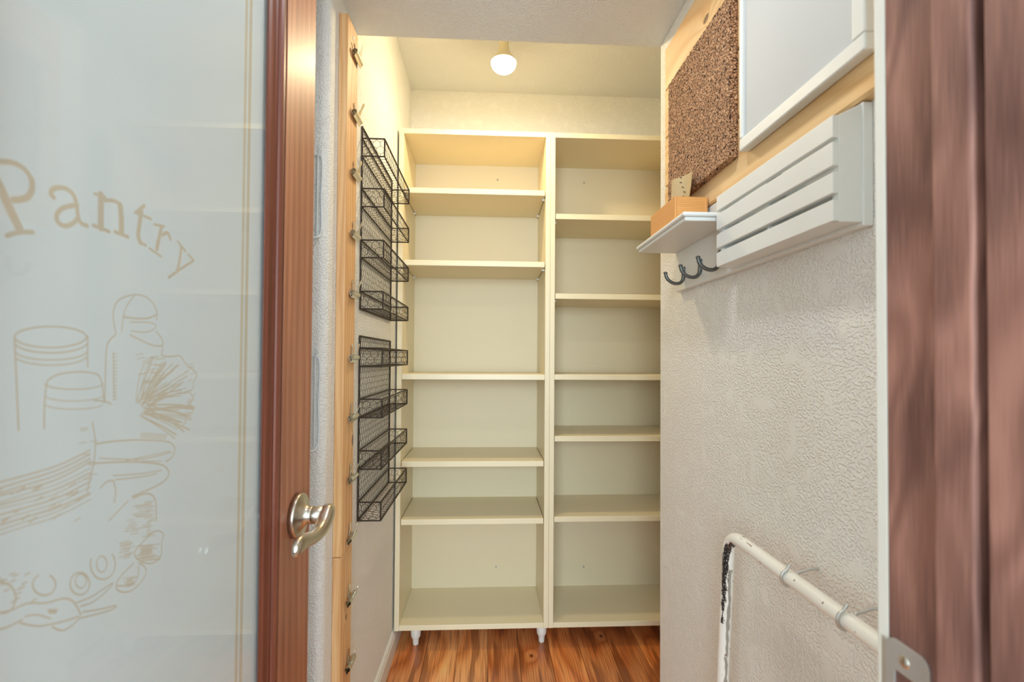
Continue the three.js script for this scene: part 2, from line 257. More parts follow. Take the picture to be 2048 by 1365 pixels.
// strokes of the etched picture: width, then pairs (distance along the door, height from lens level) in tenths of a millimetre
const DECAL = [[15,3102,1199,3154,1135,3209,1043,3258,945,3316,853],
[8,3239,778,3303,822,3411,847],
[9,3102,1206,3184,1245,3264,1270,3335,1267,3387,1225,3405,1168],
[11,3395,1207,3405,1161,3390,1099,3347,1053,3277,1026],
[9,3562,1140,3537,1150,3544,1189,3593,1225,3661,1242,3724,1222,3753,1161,3764,1071,3789,1015,3851,1015],
[9,3758,1147,3673,1112,3605,1060,3582,1001,3608,959,3668,957,3729,998,3765,1047],
[15,3976,1301,3981,1036],
[6,3913,1289,4016,1298],
[8,3909,1034,4066,1027],
[8,4017,1269,4102,1303,4170,1289],
[14,4176,1283,4193,1200,4197,1052],
[8,4126,1041,4271,1034],
[8,4457,1369,4363,1277],
[7,4350,1273,4546,1273],
[12,4423,1307,4398,1151,4387,1065,4420,1023],
[7,4408,1019,4486,1013],
[7,4596,1236,4725,1253],
[11,4689,1241,4630,1011],
[6,4534,996,4689,955],
[9,4705,1166,4778,1224,4818,1155],
[7,4933,1158,5051,1088],
[9,4987,1119,4967,962,4929,867],
[6,5098,1064,5193,1020],
[7,5188,1016,5009,908,4806,773],
[3,3873,146,3841,108,3751,77,3629,58,3502,55,3395,67,3324,90,3299,120,3322,153,3392,182,3498,203,3625,212,3748,204,3839,181,3873,146],
[3,3303,114,3323,-145,3346,-503],
[3,3878,154,3884,-87],
[3,3874,91,3856,75,3826,59,3786,45,3738,34,3684,26,3627,20,3569,18,3513,19,3461,23,3415,29,3375,38,3344,49,3321,61,3307,74],
[2.5,3876,28,3858,14,3828,0,3788,-12,3739,-21,3685,-28,3628,-32,3570,-33,3514,-32,3462,-28,3416,-21,3376,-13,3345,-3,3322,9,3309,21],
[2.5,3872,-12,3856,-25,3829,-38,3793,-49,3750,-58,3701,-65,3649,-69,3596,-70,3543,-70,3493,-66,3447,-61,3406,-54,3371,-45,3344,-35,3324,-24],
[3,3530,-516,3522,-204,3585,-148,3722,-122,3910,-128,4022,-164,4049,-383],
[2.5,4040,-232,4025,-241,3998,-248,3962,-254,3918,-257,3870,-259,3818,-258,3766,-256,3715,-252,3667,-246,3625,-239,3588,-231,3559,-222,3538,-213,3526,-204],
[2,4038,-332,4022,-339,3996,-345,3961,-349,3918,-351,3870,-351,3819,-349,3768,-346,3718,-340,3671,-334,3629,-326,3593,-318,3565,-309,3544,-300,3532,-291],
[2,4040,-399,4024,-406,3998,-412,3962,-415,3920,-416,3872,-415,3821,-413,3770,-408,3720,-402,3673,-394,3631,-386,3595,-377,3566,-368,3545,-358,3533,-350],
[3,4160,185,4129,286,4126,389,4169,472,4284,526,4433,558,4567,521,4653,434,4649,346],
[3.5,4248,335,4413,331,4558,353,4647,394],
[2.5,4222,206,4231,321,4263,430,4358,531],
[2.5,4315,296,4628,325,4644,258,4495,211,4329,221],
[3,4318,184,4484,131,4620,93,4742,96,4741,155,4644,234],
[3,4059,-376,4057,45,4079,121,4154,176],
[3,4742,96,4723,6],
[2.5,4136,29,4157,-368],
[3,3955,-358,4070,-373,4125,-403],
[2.5,4406,-397,4420,-219,4496,-68],
[2,4466,-390,4493,-231,4570,-93],
[2,4434,-375,4486,-175,4587,-8],
[3,4407,-425,4506,-196,4610,-10],
[3,4447,-428,4505,-263,4623,-124],
[2.5,4497,-420,4593,-222,4737,-60],
[3,4537,-460,4623,-292,4775,-153],
[2.5,4507,-401,4620,-237,4765,-100],
[3,4474,-383,4609,-200,4787,-52],
[3,4433,-414,4602,-225,4790,-74],
[2.5,4516,-387,4675,-210,4892,-70],
[2.5,4511,-421,4716,-234,4953,-88],
[3,4473,-433,4663,-266,4905,-138],
[2.5,4464,-456,4606,-342,4799,-254],
[3,4473,-377,4731,-212,4987,-87],
[3,4566,-467,4814,-314,5120,-204],
[4,4570,-474,4803,-367,5019,-286],
[2.5,4532,-393,4836,-260,5116,-163],
[2.5,4478,-449,4695,-356,4940,-293],
[3,4452,-401,4670,-328,4860,-276],
[2.5,4506,-412,4765,-322,5067,-266],
[2.5,4549,-462,4778,-403,5011,-367],
[2,4529,-431,4803,-362,5117,-328],
[2.5,4557,-446,4854,-389,5160,-365],
[4,4508,-402,4765,-359,5033,-344],
[2.5,4512,-425,4811,-383,5153,-379],
[2.5,4489,-424,4752,-400,5025,-404],
[3,4502,-505,4778,-495,5049,-512],
[2,4514,-510,4896,-509,5271,-544],
[2.5,4489,-506,4733,-513,4994,-547],
[4,4567,-491,4915,-511,5251,-563],
[4,4551,-450,4917,-480,5229,-537],
[2.5,4592,-536,4835,-568,5117,-630],
[2,4479,-526,4865,-588,5196,-678],
[4,4521,-477,4885,-543,5189,-632],
[2,4462,-524,4732,-585,4981,-669],
[4,4512,-515,4805,-588,5048,-681],
[3,4575,-460,4914,-550,5198,-663],
[4,4563,-542,4861,-644,5175,-775],
[3,4535,-493,4778,-578,4995,-682],
[2,4504,-523,4739,-620,4972,-737],
[4,4465,-543,4722,-658,4961,-793],
[4,4493,-467,4825,-616,5083,-777],
[3,4462,-542,4719,-676,4940,-825],
[3,4723,6,4843,-13,5002,19,5071,-66,5141,-109,5248,-155,5296,-212,5216,-263,5236,-341,5148,-368,5257,-463,5151,-475,5242,-571,5208,-611,5085,-575,5123,-686,5039,-717],
[1.7,5126,-528,5196,-519],
[1.7,5162,-123,5233,-108],
[1.7,5179,-190,5250,-176],
[1.7,5108,-515,5177,-506],
[1.7,5124,-498,5193,-488],
[1.7,5090,-533,5158,-524],
[1.7,5080,-163,5149,-149],
[1.7,5127,-262,5197,-249],
[1.7,5142,-554,5212,-545],
[1.7,5152,-91,5222,-75],
[1.7,5105,-366,5174,-355],
[1.7,5131,-456,5201,-446],
[1.7,5122,-126,5191,-112],
[1.7,5100,-520,5169,-511],
[1.7,5114,-480,5183,-471],
[1.7,5200,-415,5272,-405],
[1.7,4593,-160,4692,-149],
[1.7,4483,-241,4577,-232],
[1.7,4530,-243,4626,-234],
[1.7,4481,-228,4574,-219],
[1.7,4629,-162,4728,-151],
[1.7,4517,-25,4611,-12],
[1.7,4622,-89,4721,-77],
[1.7,4585,-23,4683,-9],
[1.7,4409,-26,4499,-13],
[1.7,4632,-36,4732,-22],
[1.7,4664,-93,4766,-80],
[1.7,4560,-85,4656,-73],
[1.7,4572,-12,4669,2],
[1.7,4511,-249,4605,-241],
[1.7,4441,-167,4533,-157],
[1.7,4483,-70,4576,-57],
[1.7,4391,8,4480,22],
[1.7,4683,-227,4786,-218],
[1.7,4635,-218,4735,-209],
[1.7,4679,-30,4781,-17],
[1.7,4563,-126,4660,-115],
[1.7,4564,-252,4660,-244],
[1.7,4623,-264,4722,-256],
[1.7,4423,-166,4514,-156],
[1.7,4594,-199,4692,-189],
[1.7,4576,-223,4674,-213],
[1.7,4480,-245,4574,-237],
[1.7,4509,-154,4604,-144],
[1.7,4665,-189,4767,-179],
[1.7,4477,-50,4570,-37],
[1.7,4131,12,4175,19],
[1.7,4131,-18,4176,-11],
[1.7,4132,-47,4177,-40],
[1.7,4133,-76,4178,-70],
[1.7,4134,-105,4178,-99],
[1.7,4135,-134,4179,-129],
[1.7,4135,-163,4180,-158],
[1.7,4136,-193,4181,-188],
[1.7,4137,-222,4182,-217],
[1.7,4138,-251,4182,-247],
[1.7,4138,-280,4183,-276],
[1.7,4139,-309,4184,-306],
[1.7,4140,-339,4185,-335],
[1.7,4141,-368,4185,-365],
[3.5,3985,-708,4122,-711,4417,-750,4835,-830,4939,-899,4948,-962,4887,-1021,4811,-1027],
[2.5,4019,-830,4409,-931,4635,-949,4901,-953],
[2,4299,-910,4552,-922,4869,-937],
[2,4422,-932,4749,-953],
[3.5,3968,-860,4299,-915,4636,-1002,4797,-1062,4867,-1138,4846,-1203,4699,-1235,4380,-1244],
[2.5,4163,-1006,4426,-1061,4753,-1101],
[2.5,4186,-1046,4452,-1095,4696,-1117],
[2,4487,-955,4751,-1012],
[2,4480,-699,4819,-772],
[2,4467,-715,4812,-788],
[2,4468,-734,4805,-805],
[3,3144,-821,3371,-818,3644,-811,3925,-746],
[3,3145,-864,3372,-849,3645,-845,3926,-779],
[3,3146,-896,3373,-881,3645,-879,3927,-813],
[3,3146,-903,3374,-912,3646,-912,3928,-839],
[2,3148,-951,3374,-943,3647,-946,3929,-890],
[3,3148,-961,3375,-974,3648,-980,3930,-925],
[2,3148,-980,3376,-1005,3649,-1014,3931,-951],
[3,3149,-1026,3377,-1036,3650,-1048,3932,-995],
[2,3150,-1061,3377,-1068,3651,-1082,3933,-1038],
[3,3151,-1096,3378,-1099,3651,-1116,3934,-1084],
[2,3152,-1126,3379,-1130,3652,-1149,3934,-1097],
[2,3152,-1156,3380,-1161,3653,-1183,3935,-1137],
[1.7,3905,-850,3975,-857],
[1.7,3882,-967,3951,-976],
[1.7,3847,-769,3915,-774],
[1.7,3832,-580,3899,-582],
[1.7,3821,-674,3888,-678],
[1.7,3828,-564,3895,-566],
[1.7,3923,-680,3993,-684],
[1.7,3916,-862,3987,-869],
[1.7,3899,-837,3968,-844],
[1.7,3925,-942,3996,-951],
[3,3940,-529,3962,-622,3974,-698,3968,-844,3931,-965,3904,-1071],
[3,4164,-1049,4200,-1127,4180,-1234],
[3,4035,-1074,4087,-1029,4164,-1049],
[3.5,4393,-1262,4534,-1251,4645,-1306,4689,-1387,4694,-1563],
[2.5,4332,-1271,4239,-1312,4128,-1371],
[1.7,4530,-1340,4646,-1361],
[1.7,4532,-1355,4629,-1371],
[1.7,4414,-1338,4628,-1386],
[1.7,4396,-1337,4664,-1412],
[1.7,4435,-1367,4647,-1422],
[1.7,4563,-1422,4620,-1429],
[1.7,4470,-1402,4666,-1459],
[1.7,4389,-1404,4600,-1453],
[1.7,4417,-1426,4662,-1488],
[1.7,4432,-1442,4630,-1493],
[1.7,4534,-1485,4663,-1519],
[1.7,4595,-1528,4672,-1538],
[1.7,4582,-1534,4665,-1551],
[1.7,4560,-1545,4599,-1544],
[1.7,4515,-1549,4617,-1565],
[1.7,4521,-1566,4644,-1590],
[1.7,4396,-1532,4613,-1594],
[1.7,4567,-1609,4618,-1611],
[1.7,4576,-1626,4622,-1628],
[1.7,4563,-1641,4673,-1661],
[1.7,4574,-1656,4655,-1670],
[1.7,4514,-1647,4682,-1696],
[1.7,4318,-1435,4405,-1454],
[1.7,4350,-1469,4437,-1488],
[1.7,4336,-1488,4445,-1515],
[1.7,4312,-1502,4416,-1528],
[1.7,4297,-1520,4461,-1568],
[1.7,4369,-1569,4455,-1590],
[4,3255,-1082,3295,-1069],
[2,3742,-985,3796,-968],
[2,3583,-1095,3632,-1081],
[2,3790,-1264,3846,-1251],
[3,3478,-934,3525,-918],
[3,3334,-1047,3376,-1033],
[3,3726,-1046,3779,-1030],
[2,3588,-1036,3637,-1020],
[4,3440,-1144,3485,-1131],
[4,3763,-1057,3817,-1041],
[4,3351,-915,3394,-899],
[2,3451,-934,3497,-918],
[3,3481,-1013,3527,-998],
[4,3387,-1109,3430,-1096],
[4,3816,-1105,3872,-1090],
[2,3307,-921,3348,-906],
[3,3201,-887,3239,-871],
[4,3622,-1113,3672,-1099],
[2,3680,-972,3732,-956],
[3,3582,-1117,3631,-1103],
[3,3618,-1182,3668,-1168],
[2,3688,-1135,3741,-1121],
[3,4647,-1651,4740,-1665,4808,-1734,4772,-1790,4784,-1932,4691,-1957,4579,-1923,4459,-1835,4406,-1749,4494,-1707,4647,-1651],
[3,4415,-1844,4254,-1888,4210,-1946,4240,-2012,4378,-2084,4504,-2066,4588,-1993,4539,-1915,4473,-1868],
[3,4233,-1956,4365,-2028,4477,-2008,4474,-1896],
[1.7,4465,-1709,4757,-1808],
[1.7,4443,-1710,4660,-1780],
[1.7,4496,-1740,4644,-1783],
[1.7,4506,-1753,4668,-1802],
[1.7,4475,-1750,4715,-1830],
[1.7,4502,-1770,4640,-1810],
[1.7,4497,-1777,4653,-1825],
[1.7,4487,-1782,4635,-1827],
[1.7,4491,-1793,4654,-1844],
[1.7,4448,-1785,4636,-1847],
[1.7,4457,-1798,4673,-1871],
[1.7,4509,-1828,4710,-1896],
[1.7,4461,-1817,4760,-1926],
[1.7,4446,-1820,4660,-1895],
[1.7,4508,-1855,4756,-1944],
[1.7,4487,-1856,4760,-1956],
[1.7,4294,-1924,4457,-1980],
[1.7,4333,-1952,4442,-1985],
[1.7,4341,-1967,4407,-1979],
[1.7,4303,-1960,4409,-1991],
[1.7,4320,-1978,4435,-2014],
[1.7,4324,-1991,4424,-2020],
[1.7,4337,-2007,4454,-2045],
[1.7,4338,-2019,4404,-2032],
[1.7,4246,-1601,4360,-1623],
[1.7,4252,-1615,4391,-1648],
[1.7,4249,-1626,4396,-1662],
[1.7,4260,-1643,4374,-1666],
[1.7,4286,-1665,4425,-1699],
[1.7,4250,-1663,4373,-1691],
[1.7,4307,-1698,4362,-1699],
[1.7,4239,-1683,4360,-1711],
[1.7,4296,-1719,4408,-1743],
[1.7,4304,-1735,4388,-1747],
[1.7,4241,-1721,4371,-1753],
[1.7,4289,-1753,4379,-1769],
[3,4171,-1666,4193,-1707,4204,-1749,4203,-1787,4190,-1818,4167,-1838,4135,-1845,4099,-1840,4060,-1824,4024,-1797,3992,-1763,3968,-1724,3953,-1684,3949,-1646,3955,-1614],
[2.5,4116,-1724,4111,-1751,4097,-1768,4076,-1772,4052,-1761,4031,-1739,4016,-1710,4010,-1679,4014,-1652,4028,-1635,4049,-1631,4072,-1640,4094,-1662,4110,-1692,4116,-1724],
[3,3948,-1805,3939,-1840,3914,-1859,3877,-1858,3837,-1838,3801,-1804,3776,-1762,3767,-1720,3774,-1686,3798,-1667,3833,-1666,3873,-1684,3910,-1718,3937,-1761,3948,-1805],
[2.5,3917,-1771,3913,-1793,3898,-1805,3877,-1806,3854,-1795,3833,-1774,3818,-1748,3812,-1722,3817,-1700,3830,-1688,3851,-1686,3874,-1697,3896,-1717,3911,-1744,3917,-1771],
[3,3602,-1583,3628,-1614,3645,-1647,3650,-1678,3642,-1702,3621,-1716,3593,-1717,3559,-1706,3527,-1684,3499,-1656,3479,-1624,3470,-1593,3473,-1567,3487,-1549,3511,-1542],
[3,3355,-1622,3348,-1662,3325,-1686,3293,-1688,3256,-1669,3224,-1633,3202,-1587,3193,-1541,3200,-1502,3220,-1478,3252,-1474,3288,-1491,3321,-1526,3346,-1573,3355,-1622],
[3,3830,-1894,3956,-1923,4078,-1912,4198,-1905,4154,-1936,3997,-1975,3869,-1942],
[3,3871,-2033,4052,-2095,4193,-2134,4243,-2122,4061,-2066,3889,-1996],
[3,3189,-1635,3308,-1692,3414,-1689,3482,-1717,3561,-1764,3660,-1789,3729,-1805,3812,-1877,3871,-2009],
[3,3204,-1747,3270,-1781,3338,-1789,3402,-1790],
[3,3388,-1803,3486,-1885,3597,-1934,3716,-1976,3852,-2011],
[3,3631,-1966,3691,-2037,3771,-2055,3862,-2028],
[2.5,3424,-1781,3491,-1796,3613,-1897],
[4,3595,-1829,3662,-1864],
[4,3603,-1848,3654,-1875],
[2.5,3228,-1460,3257,-1461],
[2.5,3318,-1498,3349,-1499],
[2.5,3311,-1448,3343,-1449],
[2.5,3201,-1532,3230,-1533],
[2.5,3396,-1549,3429,-1550],
[2.5,3221,-1440,3250,-1441],
[2.5,3348,-1629,3380,-1631],
[2.5,3326,-1635,3357,-1638],
[2.5,3335,-1468,3366,-1469],
[2.5,3363,-1572,3395,-1574],
[2.5,3359,-1598,3391,-1600],
[2.5,3197,-1459,3226,-1459],
[2.5,3415,-1496,3449,-1497],
[2.5,3201,-1408,3230,-1408],
[2.5,3268,-1492,3298,-1493],
[2.5,3277,-1538,3307,-1540],
[2.5,3236,-1458,3266,-1458],
[2.5,3380,-1569,3413,-1570],
[2.5,3469,-1699,3503,-1702],
[2.5,3260,-1467,3290,-1468]];
// ------------------------------------------------------------------ the open glass door
{
  const DX = -.30, T = .035, z0 = -.24, z1 = -.8205, g1 = -.666, y0 = .012, y1 = 2.032;
  const d = struct(grp('door_1', V(-.3175, 0, z0)), 'open dark wood door with frosted etched glass pane');
  bx('stile', [DX - T, DX], [y0, y1], [-.7085, z1], doorM, d, { r: .0012 });
  bx('stile', [DX - T, DX], [y0, y1], [z0, -.285], doorM, d, { r: .0012 });
  bx('rail', [DX - T, DX], [y1 - .11, y1], [-.7084, -.2852], doorM, d, { r: .0012, grain: 'z' });
  bx('rail', [DX - T, DX], [y0, y0 + .2], [-.7084, -.2852], doorM, d, { r: .0012, grain: 'z' });
  // moulded glazing bead along the stile (profile in z and x) on both faces
  const bead = [[-.7084, DX - .010], [-.7084, DX - .0035], [-.7068, DX - .0045], [-.7045, DX - .0045], [-.7035, DX - .0005], [-.699, DX + .0018], [-.694, DX + .0016], [-.690, DX - .001], [-.6885, DX - .0035], [-.6835, DX - .0028], [-.680, DX - .0045], [-.672, DX - .006], [-.668, DX - .0085], [g1, DX - .0085], [g1, DX - .010]];
  const bg = ext(bead.map(p => [p[1], -p[0]]), y1 - .11 - y0 - .2); bg.rotateX(-Math.PI / 2);
  put('glazing_bead', uvm(bg), beadM, d).position.y += y0 + .2;
  bx('back_bead', [DX - T, DX - .0205], [y0 + .2, y1 - .11], [-.7084, -.668], beadM, d, { r: .004 });
  // clear pane with the frosted film on its back
  bx('glass_pane', [DX - .0135, DX - .0095], [y0 + .2, y1 - .11], [-.7083, -.2853], phy({ color: 0xffffff, transmission: 1, roughness: .015, thickness: 0, ior: 1.5, specularIntensity: .45 }), d, { r: 0 });
  const W = .42, Hh = .42, C = document.createElement('canvas'); C.width = C.height = 2048;
  const X = C.getContext('2d'); X.fillStyle = '#fff'; X.fillRect(0, 0, 2048, 2048);
  const C2 = document.createElement('canvas'); C2.width = C2.height = 2048; const X2 = C2.getContext('2d'); X2.fillStyle = '#dde5e5'; X2.fillRect(0, 0, 2048, 2048); X2.lineCap = X2.lineJoin = 'round'; X2.strokeStyle = '#dbd1ba';
  const K = 2048 / W, U0 = .28, V1 = .18;              // canvas left edge at z = -0.28, top edge 0.18 above the lens
  X.lineCap = X.lineJoin = 'round';
  for (const s of DECAL) {
    X.strokeStyle = '#cccccc'; X.lineWidth = X2.lineWidth = s[0] * .00047 * K * .85; X.beginPath(); X2.beginPath();
    const q = []; for (let i = 1; i < s.length; i += 2) q.push([(s[i] / 1e4 - U0) * K, (V1 - s[i + 1] / 1e4) * K]);
    for (const c of [X, X2]) {
      c.moveTo(...q[0]);
      for (let i = 1; i < q.length - 1; i++) c.quadraticCurveTo(q[i][0], q[i][1], (q[i][0] + q[i + 1][0]) / 2, (q[i][1] + q[i + 1][1]) / 2);
      c.lineTo(...q[q.length - 1]); c.stroke();
    }
  }
  const al = new THREE.CanvasTexture(C), ink = new THREE.CanvasTexture(C2); ink.colorSpace = THREE.SRGBColorSpace; for (const t of [al, ink]) t.wrapS = t.wrapT = THREE.ClampToEdgeWrapping;
  const frost = { color: 0xdde5e5, roughness: 1, transmission: .22, thickness: 0, specularIntensity: 0 };
  const filmM = phy({ ...frost, color: 0xffffff, map: ink, alphaMap: al, transparent: true }), filmP = phy(frost), filmS = phy({ ...frost, color: 0xdcd4be, opacity: .85, transparent: true });
  const fy0 = y0 + .2, fy1 = y1 - .11, FX = DX - .0142;
  function film(za, zb, ya, yb, m) {
    const g = new THREE.PlaneGeometry(Math.abs(zb - za), yb - ya); g.rotateY(Math.PI / 2);
    const uv = g.attributes.uv, p = g.attributes.position;
    for (let i = 0; i < p.count; i++) uv.setXY(i, (-(p.getZ(i) + (za + zb) / 2) - U0) / W, 1 - (V1 + EYE - (p.getY(i) + (ya + yb) / 2)) / Hh);
    put('frosted_film', g, m, d, V(FX, (ya + yb) / 2, (za + zb) / 2));
  }
  const ys = [fy0, EYE + V1 - Hh + .002, EYE + V1 - .002, fy1];
  film(-.2853, -.616, ys[0], ys[1], filmP); film(-.2853, -.616, ys[1], ys[2], filmM); film(-.2853, -.616, ys[2], ys[3], filmP);
  film(-.616, -.6225, fy0, fy1, filmS); film(-.6225, -.6265, fy0, fy1, filmP); film(-.6265, -.634, fy0, fy1, filmS); film(-.634, -.7083, fy0, fy1, filmP);
  // lever handle
  const hz = -.764, hy = Y(-.248);
  const h = new THREE.Group(); h.name = 'lever_handle'; h.position.set(DX, hy, hz).sub(d.position); d.add(h); h.userData.label = 'brushed nickel lever handle';
  const lath = pts => { const g = new THREE.LatheGeometry(pts.map(p => new THREE.Vector2(...p)), 48); g.rotateZ(-Math.PI / 2); return g; };
  put('rose', lath([[0, 0], [.0345, 0], [.0345, .0065], [.0335, .0085], [.0325, .009], [.028, .0095], [.021, .0115], [.0165, .015], [.0142, .019], [.0135, .023], [.0135, .028], [0, .028]]), nickel, h, V(DX, hy, hz));
  put('neck', lath([[0, .028], [.0125, .028], [.0125, .0285], [.0132, .029], [.0132, .046], [0, .046]]), nickel, h, V(DX, hy, hz));
  const P = [[-.7825, .004, .001, .001], [-.781, .003, .008, .006], [-.777, .002, .0125, .009], [-.770, .000, .016, .0105], [-.762, -.002, .0172, .011], [-.752, -.0065, .0155, .0108], [-.740, -.0115, .0122, .0102], [-.724, -.014, .0102, .0092], [-.706, -.013, .0098, .0085], [-.688, -.0095, .0102, .008], [-.672, -.006, .011, .0074], [-.658, -.005, .0116, .0068], [-.648, -.0065, .011, .006], [-.642, -.008, .008, .0045], [-.6395, -.009, .001, .001]];
  const cz = new THREE.CatmullRomCurve3(P.map(p => V(0, p[1], p[0]))), N = 64, M = 20, pos = [], idx = [];
  for (let i = 0; i <= N; i++) {
    const t = i / N, q = cz.getPoint(t), k = t * (P.length - 1), a = Math.min(P.length - 2, Math.floor(k)), f = k - a, ry = P[a][2] + (P[a + 1][2] - P[a][2]) * f, rx = P[a][3] + (P[a + 1][3] - P[a][3]) * f;
    for (let m = 0; m <= M; m++) { const w = m / M * 6.28319, e = .8; pos.push(.047 + rx * Math.sign(Math.cos(w)) * Math.pow(Math.abs(Math.cos(w)), e), q.y + ry * Math.sign(Math.sin(w)) * Math.pow(Math.abs(Math.sin(w)), e), q.z - hz); }
  }
  for (let i = 0; i < N; i++) for (let m = 0; m < M; m++) { const a = i * (M + 1) + m, b = a + M + 1; idx.push(a, a + 1, b, b, a + 1, b + 1); }
  const lg = new THREE.BufferGeometry(); lg.setAttribute('position', new THREE.Float32BufferAttribute(pos, 3)); lg.setIndex(idx); lg.computeVertexNormals();
  put('lever', lg, nickel, h, V(DX, hy, hz));
}

// ------------------------------------------------------------------ bookcases
function bookcase(label, x0, x1, tops, feet) {
  const zf = -1.93, zb = -2.247, y0 = Y(-1.09), y1 = Y(.932), t = .0195;
  const b = thing('bookcase', label, 'bookcase', V((x0 + x1) / 2, 0, (zf + zb) / 2), 'white bookcases at the back wall');
  bx('side_panel', [x0, x0 + t], [y0, y1], [zb, zf], melamine, b, { r: .0012 });
  bx('side_panel', [x1 - t, x1], [y0, y1], [zb, zf], melamine, b, { r: .0012 });
  bx('top_panel', [x0 + t, x1 - t], [y1 - .021, y1 - .0003], [zb, zf - .0006], melamine, b, { r: .0012 });
  bx('bottom_panel', [x0 + t, x1 - t], [y0 + .0003, y0 + .021], [zb, zf - .0006], melamine, b, { r: .0018 });
  bx('back_panel', [x0 + t, x1 - t], [y0 + .021, y1 - .021], [zb, zb + .006], melamineBack, b, { r: 0 });
  tops.forEach((c, i) => {
    const fixed = i === 2, in0 = fixed ? .0002 : .0022, f = fixed ? zf - .0006 : zf - .004;
    const s = bx('shelf', [x0 + t + in0, x1 - t - in0], [Y(c) - .0225, Y(c)], [zb + .0065, f], melamine, b, { r: .0018 });
    if (!fixed) for (const px of [x0 + t, x1 - t]) for (const pz of [-1.975, -2.2]) {
      const g = rod(V(-.006, 0, 0), V(.006, 0, 0), .003, 10, false);
      put('shelf_pin', mergeGeometries([g, new THREE.BoxGeometry(.012, .004, .007).translate(0, .002, 0)]), whitePaint, s, V(px + (px < (x0 + x1) / 2 ? .004 : -.004), Y(c) - .0275, pz));
    }
  });
  // drilled pin holes along the sides
  const hg = [];
  for (const [px, s] of [[x0 + t + .0002, 1], [x1 - t - .0002, -1]]) for (const pz of [-1.975, -2.2]) for (let k = 0; k < 52; k++) hg.push(new THREE.CircleGeometry(.0022, 8).rotateY(s * Math.PI / 2).translate(px, y0 + .12 + k * .034, pz));
  const holes = put('pin_holes', mergeGeometries(hg), std({ color: 0xb7ad98, roughness: .9 }), b); holes.userData.kind = 'stuff';
  const foot = new THREE.LatheGeometry([[0, .086], [.0205, .086], [.021, .05], [.0195, .036], [.0165, .031], [.0165, .030], [.0135, .0285], [.0118, .004], [.0105, 0], [0, 0]].map(p => new THREE.Vector2(...p)), 28);
  for (const fx of feet) for (const fz of [-1.985, -2.19]) put('foot', foot, trimM, b, V(fx, -.0005, fz));
  const cap = new THREE.SphereGeometry(.0055, 14, 8, 0, 6.2832, 0, 1.2).rotateX(Math.PI / 2);
  return [b, cap];
}
{
  const capM = std({ color: 0xb9b4a6, roughness: .5 });
  const [a, cap] = bookcase('white bookcase standing against the left wall', -.370, .2473, [.692, .397, -.065, -.417, -.649], [-.2915, .2262]);
  const [b] = bookcase('white bookcase half hidden behind the textured wall', .2477, .865, [.597, .268, -.064, -.316, -.643], [.80]);
  for (const [o, x, y] of [[a, .034, .847], [a, .040, -.975], [b, .448, .843], [b, .453, -.981]]) put('wall_fixing_cap', cap, capM, o, V(x, Y(y), -2.2415));
}

// ------------------------------------------------------------------ ceiling lamps
{
  const at = V(.045, CEIL, -1.70), L = thing('ceiling_lamp', 'glowing warm reflector bulb hanging from the cream ceiling', 'lamp', at);
  const c = Y(1.065), lath = (p, n = 40) => new THREE.LatheGeometry(p.map(q => new THREE.Vector2(...q)), n);
  put('lamp_holder', lath([[0, CEIL - c], [.05, CEIL - c], [.05, CEIL - c - .012], [.026, CEIL - c - .02], [.022, .1], [.0, .1]]), trimM, L, V(.045, c, -1.70));
  put('bulb_body', lath([[.0462, .0045], [.0432, .012], [.034, .022], [.0255, .034], [.02, .05], [.0172, .072], [.0165, .1], [.0165, .112], [0, .112]]), phy({ color: 0xe0d2ae, roughness: .35 }), L, V(.045, c, -1.70));
  put('bulb_lens', lath([[0, -.0315], [.014, -.0302], [.026, -.0262], [.036, -.0192], [.0428, -.0105], [.0462, -.001], [.0462, .0045]]), std({ color: 0xffffff, emissive: new THREE.Color(1, .9, .66), emissiveIntensity: 5, roughness: .4 }), L, V(.045, c, -1.70));
  const p = new THREE.PointLight(BULB.color, BULB.point, 0, 2); p.position.set(.045, c - .012, -1.70); p.castShadow = true; p.shadow.radius = 1.2; scene.add(p);
  const q = new THREE.RectAreaLight(BULB.color, BULB.down, .075, .075); q.position.set(.045, c - .034, -1.70); q.lookAt(.045, 0, -1.70); scene.add(q);
}
{
  const x = .09, z = -.73, L = thing('flush_light', 'small round flush light in the low ceiling above the doorway', 'lamp', V(x, SOF, z));
  put('light_rim', new THREE.LatheGeometry([[.05, 0], [.062, 0], [.062, -.008], [.052, -.011], [.05, -.006]].map(q => new THREE.Vector2(...q)), 40), trimM, L, V(x, SOF, z));
  put('light_diffuser', new THREE.CylinderGeometry(.05, .05, .004, 40), std({ color: 0xffffff, emissive: new THREE.Color(1, .93, .82), emissiveIntensity: 3 }), L, V(x, SOF - .005, z));
  const a = new THREE.RectAreaLight(DISC.color, DISC.intensity, .075, .075); a.position.set(x, SOF - .013, z); a.lookAt(x, 0, z); scene.add(a);
}

